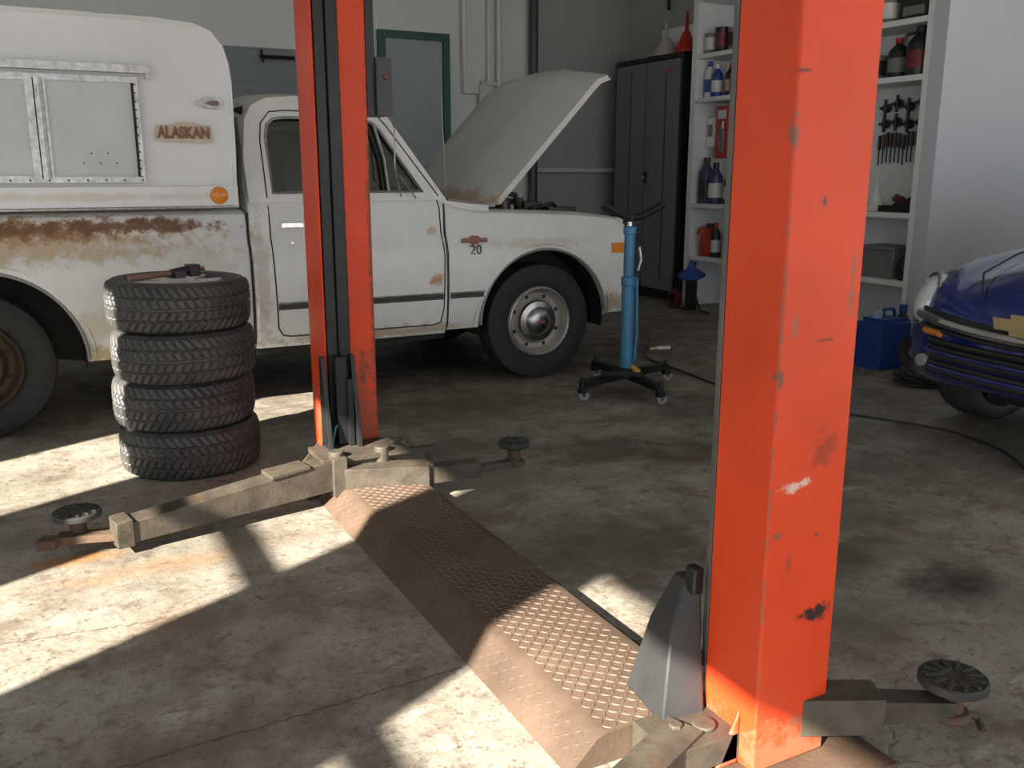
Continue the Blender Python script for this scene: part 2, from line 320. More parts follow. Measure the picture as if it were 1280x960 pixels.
bottle('spray_bottle',6.42,7.90,Lz,.055,.36,wp,bl,bl); bottle('spray_bottle',6.40,7.76,Lz,.06,.32,bl,wp,wp); bottle('oil_bottle',6.45,7.60,Lz,.065,.32,bk,rd,ylw); bottle('oil_bottle',6.38,7.46,Lz,.055,.28,gr,wp,rd); bottle('oil_bottle',6.45,7.28,Lz,.06,.3,bk,wp,rd)
bottle('oil_bottle',6.42,7.885,1.097,.08,.47,pu,bk,bk); bottle('oil_bottle',6.40,7.71,1.097,.075,.42,pu,bk,wp); bottle('oil_bottle',6.45,7.54,1.097,.065,.34,bk,rd,wp); bottle('oil_bottle',6.38,7.41,1.097,.06,.3,bl,wp,wp)
bottle('gas_can',6.45,7.81,.547,.11,.34,rd,bk,handle=True); bottle('oil_bottle',6.38,7.64,.547,.05,.36,bk,rd,wp); bottle('oil_bottle',6.43,7.53,.547,.05,.38,rd,wp,bk); bottle('oil_bottle',6.36,7.44,.547,.045,.3,ylw,bk,wp)
can('paint_can',6.42,7.9,2.597,.07,.2,gr,wp); can('paint_can',6.42,7.74,2.597,.07,.24,bk,mar); can('paint_can',6.45,7.57,2.597,.075,.22,gr,bk); can('paint_can',6.45,7.38,2.597,.06,.2,chrome,bl)
q=B(); q.lathe([(.001,-.06),(.10,-.06),(.12,-.03),(.12,.03),(.10,.06),(.001,.06)],(6.45,7.80,3.27),(1,0,0),bk,24); q.box(6.41,6.49,7.70,7.90,3.147,3.17,bk); q.build('work_lamp')
q=B(); q.box(6.46,6.695,7.64,7.815,1.56,2.08,rd).box(6.45,6.46,7.66,7.79,1.95,2.04,wp).box(6.45,6.46,7.68,7.77,1.62,1.84,M('steel_dull',(.3,.3,.3),.4,.8)).box(6.445,6.46,7.69,7.72,1.85,1.93,wp); q.build('first_aid_case',bevel=.006)
q=B(); q.box(6.46,6.695,7.845,7.965,1.68,1.97,wp).box(6.452,6.46,7.87,7.94,1.78,1.9,gr); q.tube([(6.5,7.9,1.68),(6.52,7.92,1.6),(6.55,7.93,1.57)],.008,wp); q.build('control_box',bevel=.005)
q=B(); q.lathe([(.02,0),(.1,.06),(.15,.09),(.05,.16),(.02,.24)],(6.15,7.72,.28),(-.2,-.2,1),bl,20); q.tube([(6.18,7.7,.5),(6.16,7.72,.3),(6.13,7.6,.12),(6.1,7.5,.02),(6.05,7.3,.02)],.012,bk); q.tube([(6.15,7.85,.35),(6.15,8.0,.15),(6.1,8.0,.02),(6.0,7.9,.02),(6.05,7.6,.02)],.012,bk); q.lathe([(.05,-.04),(.09,-.03),(.09,.03),(.05,.04)],(6.12,7.95,.10),(1,0,0),mar,20); q.box(6.12,6.18,7.66,7.78,0,.3,bk); q.build('air_hose_reel')
for k,(y,m1,m2) in enumerate(((6.75,bk,rd),(6.95,rd,wp),(7.12,gr,bl),(6.42,bl,wp),(6.25,bk,ylw),(6.08,wp,rd))):
    bottle('oil_bottle',6.45,y,Lz if k%2 else 1.097,.07,.3,m1,m2,wp)
q=B(); q.box(6.4,6.65,5.25,5.55,2.6,2.85,bk).box(6.38,6.4,5.3,5.5,2.63,2.7,gr).tube([(6.5,5.3,2.85),(6.5,5.33,2.93),(6.5,5.47,2.93),(6.5,5.5,2.85)],.012,bk).build('tool_case',bevel=.01)
can('paint_can',6.45,5.70,2.597,.08,.2,gr,wp)
bottle('oil_jug',6.42,5.33,Lz,.10,.375,bk,bk,mar,handle=True); bottle('oil_jug',6.50,5.60,Lz,.085,.32,bk,rd,gr); can('paint_can',6.5,5.82,Lz,.08,.2,gr,bk)
funnel('small_funnel',6.42,5.64,1.097,.09,.34,wp)
q=B()
for k in range(14):
    a=random.uniform(5.26,5.42); q.cyl((6.34+random.random()*.25,a,1.14),(6.38+random.random()*.2,a+random.uniform(-.05,.10),1.14+random.random()*.09),.032,random.choice([bk,rustm,mar,bk]),n=12)
q.box(6.33,6.6,5.21,5.53,1.097,1.15,bk); q.build('parts_tray')
q=B(); q.plate([(5.36,.547),(5.68,.547),(5.72,.8),(5.35,.8)],[],lambda a,b,t:(6.36+t,a,b),.3,gr); q.box(6.34,6.68,5.345,5.74,.78,.81,gr); q.build('storage_bin',bevel=.01)
q=B(); q.lathe([(.001,0),(.05,0),(.068,.08),(.06,.16),(.03,.2),(.001,.21)],(6.40,5.268,.547),(0,0,1),bk,14); q.build('tool_bag')
q=B(); 
for k in range(15):
    y=5.24+k*.042; z=1.62+random.uniform(-.015,.015); q.cyl((6.62,y,z),(6.62,y,z+.12),.014,random.choice([bk,mar,bk,bk]),n=8); q.cyl((6.62,y,z-.13),(6.62,y,z),.006,blackm,n=6)
for y,z in ((5.3,1.98),(5.42,1.98),(5.54,1.95),(5.66,1.98),(5.78,1.95),(5.3,1.84),(5.42,1.82),(5.54,1.81),(5.66,1.83),(5.78,1.82)):
    q.cyl((6.6,y,z),(6.64,y,z),.04,bk,n=12); q.cyl((6.6,y,z-.07),(6.6,y,z+.07),.014,bk,n=8); q.cyl((6.6,y-.055,z),(6.6,y+.055,z),.012,bk,n=8)
q.box(6.64,6.695,5.2,5.9,1.66,1.69,shw)
q.build('hanging_hand_tools')
q=B(); q.box(5.42,5.72,4.6,4.84,.0,.34,bl).box(5.46,5.68,4.62,4.82,.34,.37,bl); q.cyl((5.5,4.72,.36),(5.5,4.72,.42),.035,M('cap_pale',(.3,.5,.6),.4)); q.tube([(5.55,4.72,.37),(5.56,4.72,.43),(5.66,4.72,.43),(5.68,4.72,.37)],.014,bl); q.build('fluid_container',bevel=.02,seg=3)
bottle('antifreeze_bottle',5.84,4.78,0,.07,.44,bk,bl,bk); bottle('antifreeze_bottle',5.9,4.55,0,.08,.36,bl,wp,wp)
q=B(); q.lathe([(.12,-.05),(.125,-.05),(.125,-.04),(.06,-.035),(.06,.035),(.125,.04),(.125,.05),(.12,.05)],(5.62,4.45,.15),(1,.35,0),bk,24); q.cyl((5.56,4.43,.15),(5.68,4.47,.15),.04,gr); q.box(5.57,5.67,4.38,4.52,0,.03,bk); q.build('cord_reel')
q=B()
for k in range(7):
    pts=[]; ph=random.random()*6
    for i in range(30): a=i*.5+ph; pts.append((5.42+.2*math.cos(a)+.05*math.cos(2.3*a+k),4.17+.15*math.sin(a)+.04*math.sin(1.7*a),.02+.018*k*.6+.01*math.sin(a*3)))
    q.tube(pts,.013,bk,6)
q.build('cable_coil')
def sm(pts,n=8):
    out=[];P=[Vector(p) for p in pts];P=[P[0]]+P+[P[-1]]
    for i in range(1,len(P)-2):
        for k in range(n):
            t=k/n;a,b,c,d=P[i-1],P[i],P[i+1],P[i+2]
            out.append(.5*((2*b)+(-a+c)*t+(2*a-5*b+4*c-d)*t*t+(-a+3*b-3*c+d)*t**3))
    out.append(P[-2]); return out
q=B(); q.tube(sm([(4.6,6.3,.01),(4.2,5.8,.01),(4.12,5.3,.01),(4.06,4.83,.01),(4.0,4.3,.01),(4.25,3.77,.01),(4.42,3.4,.01),(4.45,3.19,.01),(4.35,2.85,.01),(4.1,2.5,.01),(3.9,2.0,.01)]),.007,bk); q.build('air_hose')
q=B(); q.cyl((4.46,6.00,.02),(4.56,5.96,.02),.016,wp); q.cyl((4.40,6.02,.015),(4.46,6.00,.02),.011,ylw); q.build('sealant_tube')
# ------------------------------------------------------------ tires
def tire_mesh(b,o,axis,R,ri,wd,mat,tread=True,nA=240,N=36):
    u,w,d=basis(axis); o=Vector(o)
    def pt(a,r,h): return o+d*h+(u*math.cos(a)+w*math.sin(a))*r
    nW=30 if tread else 8; vs=[];fs=[]
    hw=wd/2
    side=[(ri,-hw*.72),(ri+.012,-hw*.82),(ri+(R-ri)*.25,-hw*.97),(ri+(R-ri)*.5,-hw*1.0),(ri+(R-ri)*.72,-hw*.97),(R-.022,-hw*.9)]
    tr=[(R-.012*abs(-1+2*k/(nW-1))**4,hw*.86*(-1+2*k/(nW-1))) for k in range(nW)]
    prof=side+tr+[(r,-h) for r,h in reversed(side)]
    ns=len(side)
    for j,(r,h) in enumerate(prof):
        for i in range(nA):
            a=2*PI*i/nA; rr=r
            if ns<=j<ns+nW:
                q=h/hw; 
                if tread:
                    if abs(abs(q)-.45)<.035 or abs(q)<.03: rr-=.008
                    else:
                        t=(a*N/(2*PI)+abs(q)*1.9)%1
                        if t<.25: rr-=.007
                else:
                    if abs(abs(q)-.4)<.15: rr-=.007
            elif tread and (j==ns-1 or j==ns+nW):
                t=(a*N/(2*PI)+.9*1.9)%1
                if t<.25: rr-=.005
            vs.append(pt(a,rr,h))
    k=len(prof)
    for j in range(k-1):
        for i in range(nA):
            fs.append((j*nA+i,j*nA+(i+1)%nA,(j+1)*nA+(i+1)%nA,(j+1)*nA+i))
    b.add(vs,fs,mat,True)
def rim(b,o,axis,ri,wd,m):
    b.lathe([(ri,-wd*.36),(ri+.008,-wd*.36),(ri-.012,-wd*.3),(ri-.02,0),(ri-.012,wd*.3),(ri+.008,wd*.36),(ri,wd*.36)],o,axis,m,48)
dustt=M('tire_rubber',(.05,.05,.05),.5,var=.3,scale=9,dirt=(.13,.122,.11),damt=.5,dscale=5)
alloy=M('alloy_wheel',(.7,.7,.7),.4,.5)
st=E('tire_stack',(.6,4.65,0))
TP=.232
offs=[(.035,0),(.025,.02),(.035,-.02),(.03,.01)]
for i,(ox,oy) in enumerate(offs):
    q=B(); c=(.585+ox,4.66+oy,.118+TP*i); tilt=(random.uniform(-.015,.015),random.uniform(-.02,.02),1)
    tire_mesh(q,c,tilt,.333,.21,.232,dustt,True,416,52); rim(q,c,tilt,.21,.21,alloy)
    zt=c[2]+.095
    q.lathe([(.03,0),(.09,-.02),(.12,-.03)],(c[0],c[1],zt),(0,0,1),alloy,24)
    for k in range(5):
        a=2*PI*k/5+.3*i; dx,dy=math.cos(a),math.sin(a)
        q.beam((c[0]+dx*.04,c[1]+dy*.04),(c[0]+dx*.203,c[1]+dy*.203),.05,.035,zt-.04,zt,zt-.02,zt+.01,alloy)
    q.cyl((c[0],c[1],zt-.05),(c[0],c[1],zt+.005),.045,alloy)
    q.build('tire_%d'%(i+1),st,angle=25)
zt=.118+TP*3+.126
wood=M('wood_handle',(.16,.10,.07),.6)
q=B(); q.cyl((.38,4.46,zt+.015),(.57,4.53,zt+.02),.014,wood,n=12); q.cyl((.57,4.53,zt+.02),(.68,4.57,zt+.035),.02,bk,n=12); q.box(.65,.70,4.54,4.60,zt+.0,zt+.055,bk,rot=.3); q.box(.57,.62,4.49,4.59,zt-.0,zt+.03,bk,rot=.3); q.cyl((.69,4.58,zt+.03),(.73,4.59,zt+.03),.014,chrome,n=10)
q.build('impact_wrench',bevel=.003)
# ------------------------------------------------------------ lift
def ramp():
    q=B(); y0,y1=1.665,3.84
    pr=[(1.02,0),(1.035,.012),(1.10,.075),(1.13,.085),(1.42,.085),(1.455,.075),(1.50,.0)]
    q.loft([[(x,y,z) for x,z in pr] for y in (y0,y1)],platem,smooth=False)
    r=0; y=y0+.02
    while y<y1-.02:
        k=0; x=1.142
        while x<1.415:
            a=PI/4 if (r+k)%2 else -PI/4
            ca,sa=math.cos(a),math.sin(a); l,wd=.0135,.0042
            base=[(l,0),(0,wd),(-l,0),(0,-wd)]; top=[(l*.6,0),(0,wd*.3),(-l*.6,0),(0,-wd*.3)]
            vs=[(x+p*ca-t*sa,y+p*sa+t*ca,.0849) for p,t in base]+[(x+p*ca-t*sa,y+p*sa+t*ca,.0870) for p,t in top]
            q.add(vs,[(4,5,6,7)]+[(i,(i+1)%4,(i+1)%4+4,i+4) for i in range(4)],lozm)
            x+=.0245;k+=1
        y+=.0245;r+=1
    # worn tread on the sloping flank
    r=0; y=y0+.02
    while y<y1-.02:
        for k in range(3):
            t0=.25+.27*k; x=1.035+.065*t0; z=.012+.063*t0
            a=PI/4 if (r+k)%2 else -PI/4; ca,sa=math.cos(a),math.sin(a); l,wd=.012,.0038
            sx,sz=.718,.696; nx_,nz_=-.696*.0018,.718*.0018
            base=[(l,0),(0,wd),(-l,0),(0,-wd)]
            vs=[(x+(p*ca-t*sa)*sx-.0001,y+p*sa+t*ca,z+(p*ca-t*sa)*sz) for p,t in base]+[(x+(p*ca-t*sa)*.5*sx+nx_,y+(p*sa+t*ca)*.5,z+(p*ca-t*sa)*.5*sz+nz_) for p,t in base]
            q.add(vs,[(4,5,6,7)]+[(i,(i+1)%4,(i+1)%4+4,i+4) for i in range(4)],platem)
        y+=.0245;r+=1
    return q
def pad(q,x,y,z,r):
    q.lathe([(.001,0),(r*.8,0),(r,.008),(r,.026),(r*.93,.032),(r*.9,.029),(r*.62,.029),(r*.58,.033),(r*.3,.033),(r*.26,.03),(.001,.03)],(x,y,z),(0,0,1),padm,40)
    for k in range(12):
        a=2*PI*k/12; q.beam((x+r*.32*math.cos(a),y+r*.32*math.sin(a)),(x+r*.88*math.cos(a),y+r*.88*math.sin(a)),.004,.006,z+.028,z+.036,z+.028,z+.036,padm)
    q.cyl((x,y,z-.075),(x,y,z),.03,rustm); q.cyl((x,y,z-.085),(x,y,z-.06),.05,rustm)
lift=E('two_post_car_lift',(1.3,2.8,0))
ramp().build('floor_ramp',lift)
H=3.7
XL,XR=1.12,1.36
q=B()
q.box(XL,XR,4.185,4.20,.02,H,orange).box(XL,XL+.012,3.98,4.19,.02,H,orange).box(XR-.012,XR,3.98,4.19,.02,H,orange)
q.box(XL,XL+.012,3.968,3.98,.02,H,orange).box(1.238,XR,3.968,3.98,.02,H,orange)
q.build('post_far',lift,bevel=.004)
q=B()
q.box(1.135,1.178,3.962,4.15,.25,H,blackm).box(1.186,1.235,3.955,4.15,.25,H,blackm).box(1.178,1.186,3.98,4.1,.25,H,M('chain_grey',(.10,.10,.10),.5,.4))
for x0,x1 in ((1.09,1.11),(1.225,1.245)): q.plate([(3.96,.08),(3.82,.08),(3.93,.62),(3.96,.62)],[],lambda a,b,t,x0=x0:(x0+t,a,b),x1-x0,blackm)
q.box(1.15,1.20,3.90,3.96,.22,.62,blackm); q.box(1.195,1.22,3.88,3.94,.2,.52,blackm)
q.tube([(1.12,3.93,.18),(1.14,3.91,.3),(1.21,3.92,.34)],.007,M('green_wire',(.05,.2,.15),.5))
q.build('carriage_far',lift,bevel=.003)
q=B()
q.box(.98,1.45,3.84,4.32,0,.016,rustm)
q.plate([(1.10,.016),(.93,.016),(1.10,.2)],[],lambda a,b,t:(a,4.05+t,b),.014,armm)
q.box(1.05,1.36,3.74,3.965,.08,.19,armm).box(1.02,1.42,3.72,3.95,.19,.212,armm)
q.box(1.06,1.12,3.69,3.74,.05,.22,armm)
q.cyl((1.09,3.75,.04),(1.09,3.75,.24),.035,armm); q.cyl((1.3,3.75,.04),(1.3,3.75,.235),.035,armm)
for yy in (3.9,4.25): q.cyl((1.42,yy,.015),(1.42,yy,.035),.016,rustm,n=6)
q.tube([(1.36,3.8,.23),(1.42,3.78,.25),(1.44,3.74,.21)],.012,armm); q.box(1.38,1.56,3.74,3.77,.19,.203,armm)
q.build('base_far',lift,bevel=.003)
q=B()
q.beam((1.10,3.78),(.20,3.61),.055,.05,.07,.205,.045,.125,armm); q.beam((.95,3.748),(.78,3.717),.058,.058,.192,.205,.178,.195,armm)
q.beam((.23,3.616),(.17,3.605),.058,.058,.035,.14,.035,.135,armm)
q.beam((.2,3.62),(-.02,3.68),.035,.035,.055,.085,.055,.085,rustm); q.beam((-.02,3.63),(-.08,3.66),.03,.03,.05,.09,.05,.09,rustm)
pad(q,.055,3.69,.135,.088)
q.build('arm_1',lift,bevel=.003)
q=B()
q.beam((1.12,3.73),(1.47,3.63),.055,.055,.07,.17,.065,.165,armm); q.beam((1.44,3.638),(1.70,3.60),.04,.04,.075,.15,.08,.15,armm); q.beam((1.68,3.603),(1.88,3.585),.025,.025,.095,.125,.10,.13,armm)
q.beam((1.47,3.66),(1.50,3.65),.06,.06,.06,.18,.06,.18,armm)
pad(q,1.885,3.60,.185,.072)
q.build('arm_2',lift,bevel=.003)
q=B(); sbg=M('switch_box_grey',(.045,.048,.052),.5,.1)
q.box(1.362,1.40,3.97,4.12,1.66,3.2,blackm).box(1.40,1.47,3.95,4.13,1.66,1.9,sbg).box(1.362,1.44,4.0,4.14,2.15,2.6,blackm); q.cyl((1.44,3.95,1.82),(1.44,3.94,1.82),.010,mar,n=12)
q.build('switch_box',lift,bevel=.005)
q=B(); xa,yb=1.402,1.638
q.plate([(xa,1.45),(1.63,1.45),(1.63,yb),(1.56,yb),(1.56,yb-.015),(1.615,yb-.015),(1.615,1.465),(xa+.015,1.465),(xa+.015,yb-.015),(xa+.03,yb-.015),(xa+.03,yb),(xa,yb)],[],lambda a,b,t:(a,b,.016+t),H,orange)
q.plate([(xa,.016),(1.335,.016),(xa,.16)],[],lambda a,b,t:(a,1.50+t,b),.014,orange)
q.plate([(1.63,.016),(1.70,.016),(1.63,.1)],[],lambda a,b,t:(a,1.50+t,b),.014,orange)
q.build('post_near',lift,bevel=.012,seg=3)
q=B(); q.box(xa+.002,xa+.03,yb+.002,yb+.020,.2,H,M('seal_strip_grey',(.10,.10,.095),.5,.3,var=.3)).box(1.44,1.54,1.6,1.7,.2,H,blackm)
q.build('carriage_near',lift,bevel=.002)
q=B()
q.loft([[(1.26,1.62,.088),(1.385,1.61,.088),(1.41,1.78,.088),(1.29,1.82,.088)],[(1.305,1.66,.3),(1.392,1.645,.3),(1.41,1.76,.3),(1.33,1.78,.3)],[(1.365,1.69,.43),(1.395,1.66,.43),(1.405,1.73,.43),(1.372,1.74,.43)]],M('guard_grey',(.042,.045,.048),.45,.3,var=.25,dirt=(.11,.10,.085),damt=.4),smooth=False)
q.box(1.365,1.395,1.65,1.69,.40,.47,blackm)
q.build('arm_guard',lift,bevel=.006)
q=B()
q.box(1.28,1.75,1.32,1.66,0,.016,rustm); q.box(1.20,1.41,1.50,1.66,.03,.10,armm).cyl((1.27,1.58,.10),(1.27,1.58,.118),.018,armm,n=6); q.cyl((1.34,1.56,.10),(1.34,1.56,.112),.03,armm)
q.beam((1.3,1.58),(.55,1.25),.05,.045,.03,.11,.03,.10,armm)
pad(q,.5,1.22,.13,.088)
q.build('base_near',lift,bevel=.004)
q=B()
q.beam((1.5,1.53),(1.76,1.405),.05,.048,.07,.17,.07,.165,armm); q.beam((1.74,1.415),(1.93,1.325),.035,.03,.09,.15,.09,.14,armm)
pad(q,1.935,1.33,.165,.083); q.tube([(1.93,1.33,.1),(2.0,1.30,.08),(1.99,1.27,.06)],.012,armm)
q.build('arm_3',lift,bevel=.003)
# ------------------------------------------------------------ truck
TY0,TY1=5.5,7.45
def side(zb,zt,hi=True):
    return [(.05,zb),(.02,zb+.06),(0,.60),(-.005,.75),(0,.90),(.02,.985),(.045,1.03),(.05,zt-.07),(.07,zt-.02),(.11,zt)]
def full(x,zb,zt,ins=0.,crown=.02):
    s=side(zb,zt); k=[(x,TY0+i+ins,z) for i,z in s]
    k+= [(x,(TY0+TY1)/2-.5,zt+crown),(x,(TY0+TY1)/2+.5,zt+crown)]
    k+= [(x,TY1-i-ins,z) for i,z in reversed(s)]
    return k
truck=E('pickup_truck',(1.3,6.5,0))
def cutter(x,z,r,y0,y1):
    q=B(); q.lathe([(.0001,0),(r,0),(r,y1-y0),(.0001,y1-y0)],(x,y0,z),(0,1,0),darkm,64,False); return q.build('cut')
RX=-.27
q=B(); q.loft([full(x,.39,1.20,ins) for x,ins in ((-1.5,.03),(-1.47,0),(-.8,0),(0,0),(.6,0),(1.115,0),(1.14,.015))],white)
bed=q.build('bed',truck); 
boolcut(bed,[cutter(RX,.41,.50,5.3,5.9),cutter(RX,.41,.50,7.05,7.6)])
q=B(); q.loft([full(x,.38,1.27,ins,0) for x,ins in ((1.155,.015),(1.175,0),(1.6,0),(2.0,0),(2.385,0))],white); q.build('cab_lower',truck)
ztab=[(2.4,1.235),(2.5,1.20),(2.63,1.175),(3.0,1.165),(3.49,1.14),(3.7,1.115),(3.79,1.09),(3.84,1.05),(3.865,.99)]
def fender(mir):
    secs=[]
    for x,ins in ((2.4,0),(2.5,0),(2.63,0),(2.9,0),(3.2,0),(3.5,0),(3.7,0),(3.79,.004),(3.84,.02),(3.86,.045),(3.868,.08)):
        zt=lerp_tab(ztab,x); zb=.40 if x<3.6 else .43
        s=side(zb,zt)
        wtop=.30
        k=[(i+ins,z) for i,z in s]+[(wtop,zt+.005),(wtop+.01,zt-.1),(wtop,.6),(wtop,zb)]
        secs.append([(x,(TY1-a) if mir else (TY0+a),b) for a,b in k])
    q=B(); q.loft(secs,white); ob=q.build('fender_%d'%(2 if mir else 1),truck)
    boolcut(ob,[cutter(3.125,.41,.495,7.0,7.7) if mir else cutter(3.125,.41,.495,5.3,5.95)])
fender(False); fender(True)
q=B()
def halfwell(x,z,r,y0,y1):
    vs=[];n=32
    for y in(y0,y1):
        for i in range(n+1):
            a=-.15+(PI+.3)*i/n; vs.append((x+(r-.006)*math.cos(a),y,z+(r-.006)*math.sin(a)))
    fs=[(i,i+1,n+2+i,n+1+i) for i in range(n)]; c=len(vs); vs.append((x,y1,z)); fs+= [(n+1+i,n+2+i,c) for i in range(n)]
    q.add(vs,fs,darkm,True)
halfwell(3.125,.41,.495,5.54,5.84); halfwell(RX,.41,.50,5.54,5.88)
q.box(-1.3,3.6,5.95,6.05,.38,.52,darkm).box(-1.3,3.6,6.9,7.0,.38,.52,darkm)
q.cyl((3.1,5.7,.39),(3.1,7.25,.39),.05,darkm).cyl((-.32,5.7,.39),(-.32,7.25,.39),.055,darkm).cyl((-.32,6.35,.39),(-.32,6.6,.39),.14,darkm)
q.box(1.2,2.2,6.2,6.8,.35,.6,darkm).box(2.4,2.62,5.9,7.05,.4,1.1,darkm).box(2.6,3.65,5.84,7.1,.5,.62,darkm).box(1.16,2.39,5.58,7.36,.34,.40,darkm)
q.cyl((.3,6.2,.35),(1.5,6.2,.35),.05,rustm); q.box(.9,1.2,5.62,5.8,.42,.6,darkm)
q.build('chassis',truck)
q=B(); secs=[]
for x,z in ((2.385,1.26),(2.45,1.235),(2.6,1.215),(2.74,1.205)):
    secs.append([(x,TY0+.1,z-.03)]+[(x,TY0+.1+(TY1-TY0-.2)*t/8,z+.035*(1-(t/4-1)**2)) for t in range(9)]+[(x,TY1-.1,z-.03),(x,TY1-.2,1.0),(x,TY0+.2,1.0)])
q.loft(secs,white); q.tube([(2.5,5.75,1.25),(2.45,6.1,1.275),(2.4,6.4,1.3)],.008,blackm)
q.build('cowl',truck)
SL=.20
def gm(x,z,t,mir=False,base=5.555):
    y=base+(z-1.25)*SL+t
    return (x,(TY0+TY1)-y if mir else y,z)
outer=[(1.165,1.245),(1.155,1.5),(1.185,1.72),(1.23,1.80),(1.32,1.845),(1.5,1.862),(1.85,1.85),(1.98,1.815),(2.065,1.755),(2.415,1.245)]
hole=[(1.305,1.30),(1.295,1.62),(1.31,1.69),(1.35,1.725),(1.42,1.735),(1.90,1.735),(1.96,1.715),(2.0,1.68),(2.255,1.30)]
q=B()
for mir in (False,True): q.plate(outer,[hole],lambda a,b,t,mir=mir:gm(a,b,t,mir),.05,white)
rows=[]
for x,z in outer[:9]:
    y0=5.555+(z-1.25)*SL; y1=TY0+TY1-y0; cr=.0 if z<1.5 else .055*min(1,(z-1.5)/.3)
    rows.append([(x-(.02 if x<1.3 else 0)*(1-(2*t/12-1)**2),y0+(y1-y0)*t/12,z+cr*(1-(2*t/12-1)**2)) for t in range(13)])
q.loft(rows,white,closed=False,caps=False)
q.build('cab_upper',truck)
q=B()
q.loft([[(x+.09*(1-(2*t/12-1)**2),5.60+(z-1.25)*SL+(TY1-TY0-.2-2*(z-1.25)*SL)*t/12,z+.03*(1-(2*t/12-1)**2)) for t in range(13)] for x,z in ((2.40,1.26),(2.24,1.5),(2.06,1.755))],glass('windshield_glass',(.4,.44,.44),.10),closed=False,caps=False)
q.build('windshield',truck)
q=B()
for mir in (False,True): q.plate(hole,[],lambda a,b,t,mir=mir:gm(a,b,t+.03,mir),.004,glass('door_glass',(.38,.43,.43),.08) if not mir else glass('door_glass_far',(.75,.8,.8),.08))
q.build('door_glass',truck)
q=B()
loop=[gm(a,b,-.004) for a,b in hole]; q.tube(loop,.008,alum,6,True)
q.tube([gm(1.97,1.71,.0),gm(2.02,1.5,.0),gm(2.03,1.30,.0)],.009,alum); q.tube([gm(1.925,1.735,.01),gm(1.99,1.5,.01),gm(2.0,1.30,.01)],.009,gap)
dl=[gm(a,b,-.001) for a,b in ((1.27,1.27),(1.262,1.60),(1.275,1.70),(1.33,1.765),(1.42,1.775),(1.92,1.775),(2.0,1.755),(2.05,1.70),(2.36,1.27))]
q.tube(dl,.004,gap,6)
def onside(x,z):
    s=side(.38,1.27); t=[(zz,i) for i,zz in s]; return (x,TY0+lerp_tab(t,z)-.001,z)
def sline(pts,r,m,off=0):
    P=[]
    for (a,b),(c,d) in zip(pts,pts[1:]):
        for k in range(8): P.append(onside(a+(c-a)*k/8,b+(d-b)*k/8))
    P.append(onside(*pts[-1])); P=[(x,y-off,z) for x,y,z in P]; q.tube(P,r,m,6)
sline([(1.272,1.26),(1.275,.9),(1.285,.5),(1.31,.455),(1.36,.445),(2.30,.445),(2.345,.46),(2.365,.55),(2.375,.9),(2.36,1.2),(2.35,1.25)],.0045,gap,-.001)
sline([(2.395,1.22),(2.40,.9),(2.395,.42)],.0035,gap)
sline([(1.148,1.19),(1.148,.9),(1.148,.41)],.006,gap,-.012)
td=M('trim_dark',(.1,.1,.1),.4,.5)
sline([(1.29,.65),(2.36,.65)],.008,alum); sline([(1.29,.618),(2.36,.618)],.007,td); sline([(2.41,.648),(2.66,.648)],.008,alum); sline([(2.41,.618),(2.65,.618)],.007,td)
sline([(1.29,.634),(2.36,.634)],.011,td,-.006); sline([(2.41,.634),(2.65,.634)],.011,td,-.006)
q.box(1.33,1.46,5.49,5.515,1.10,1.125,chrome).box(1.34,1.36,5.51,5.56,1.1,1.125,chrome).box(1.43,1.45,5.51,5.56,1.1,1.125,chrome).cyl((1.40,5.56,1.0),(1.40,5.53,1.0),.013,chrome)
redm=M('emblem_red',(.28,.065,.045),.4)
q.plate([(2.50,.998),(2.555,.998),(2.565,1.012),(2.615,1.012),(2.625,.998),(2.68,.998),(2.68,.97),(2.62,.97),(2.61,.957),(2.57,.957),(2.56,.97),(2.50,.97)],[],lambda a,b,t:(a,5.512-t,b),.012,redm)
q.tube([(2.5,5.50,.985),(2.68,5.50,.985)],.004,chrome)
q.tube([(2.555,5.50,.945),(2.575,5.50,.952),(2.59,5.50,.94),(2.585,5.50,.925),(2.56,5.50,.898),(2.592,5.50,.898)],.005,td,6)
q.tube([(2.62+.014*math.cos(a),5.50,.924+.028*math.sin(a)) for a in [2*PI*i/14 for i in range(14)]],.005,td,6,True)
amber=M('amber_lens',(.75,.25,.03),.25)
q.box(3.66,3.78,5.492,5.52,.86,.93,amber)
lipm=M('arch_lip_grey',(.25,.25,.25),.5,.3)
for x,z,r,a0,a1 in ((3.125,.41,.497,.05,PI-.02),(RX,.41,.502,0,PI)):
    q.tube([(x+r*math.cos(a0+(a1-a0)*i/40),5.503,z+r*math.sin(a0+(a1-a0)*i/40)) for i in range(41)],.010,lipm)
    q.tube([(x+(r+.035)*math.cos(a0+(a1-a0)*i/40),5.504,z+(r+.035)*math.sin(a0+(a1-a0)*i/40)) for i in range(41)],.006,white)
q.tube([(2.44,5.62,1.22),(2.43,5.61,1.5),(2.41,5.6,1.86)],.0028,alum,6); q.cyl((2.44,5.62,1.2),(2.44,5.62,1.25),.015,bk)
q.tube([(2.1,5.54,1.27),(2.02,5.42,1.45),(2.03,5.44,1.68),(2.08,5.6,1.72)],.005,alum); q.tube([(2.2,5.54,1.26),(2.05,5.42,1.4)],.005,alum)
q.build('body_trim',truck)
q=B(); q.box(3.76,3.84,5.60,7.35,.44,.70,white).box(3.76,3.80,5.8,7.15,.70,1.05,darkm).box(3.70,3.83,5.62,7.33,1.03,1.10,white)
for z in (.78,.86,.94): q.box(3.8,3.83,5.8,7.15,z,z+.02,alum)
for y in (5.72,7.23): q.lathe([(.001,.03),(.06,.025),(.09,.0),(.10,0),(.10,.02)],(3.855,y,.87),(1,0,0),chrome,32)
q.box(3.62,3.70,5.8,7.15,.55,1.02,darkm)
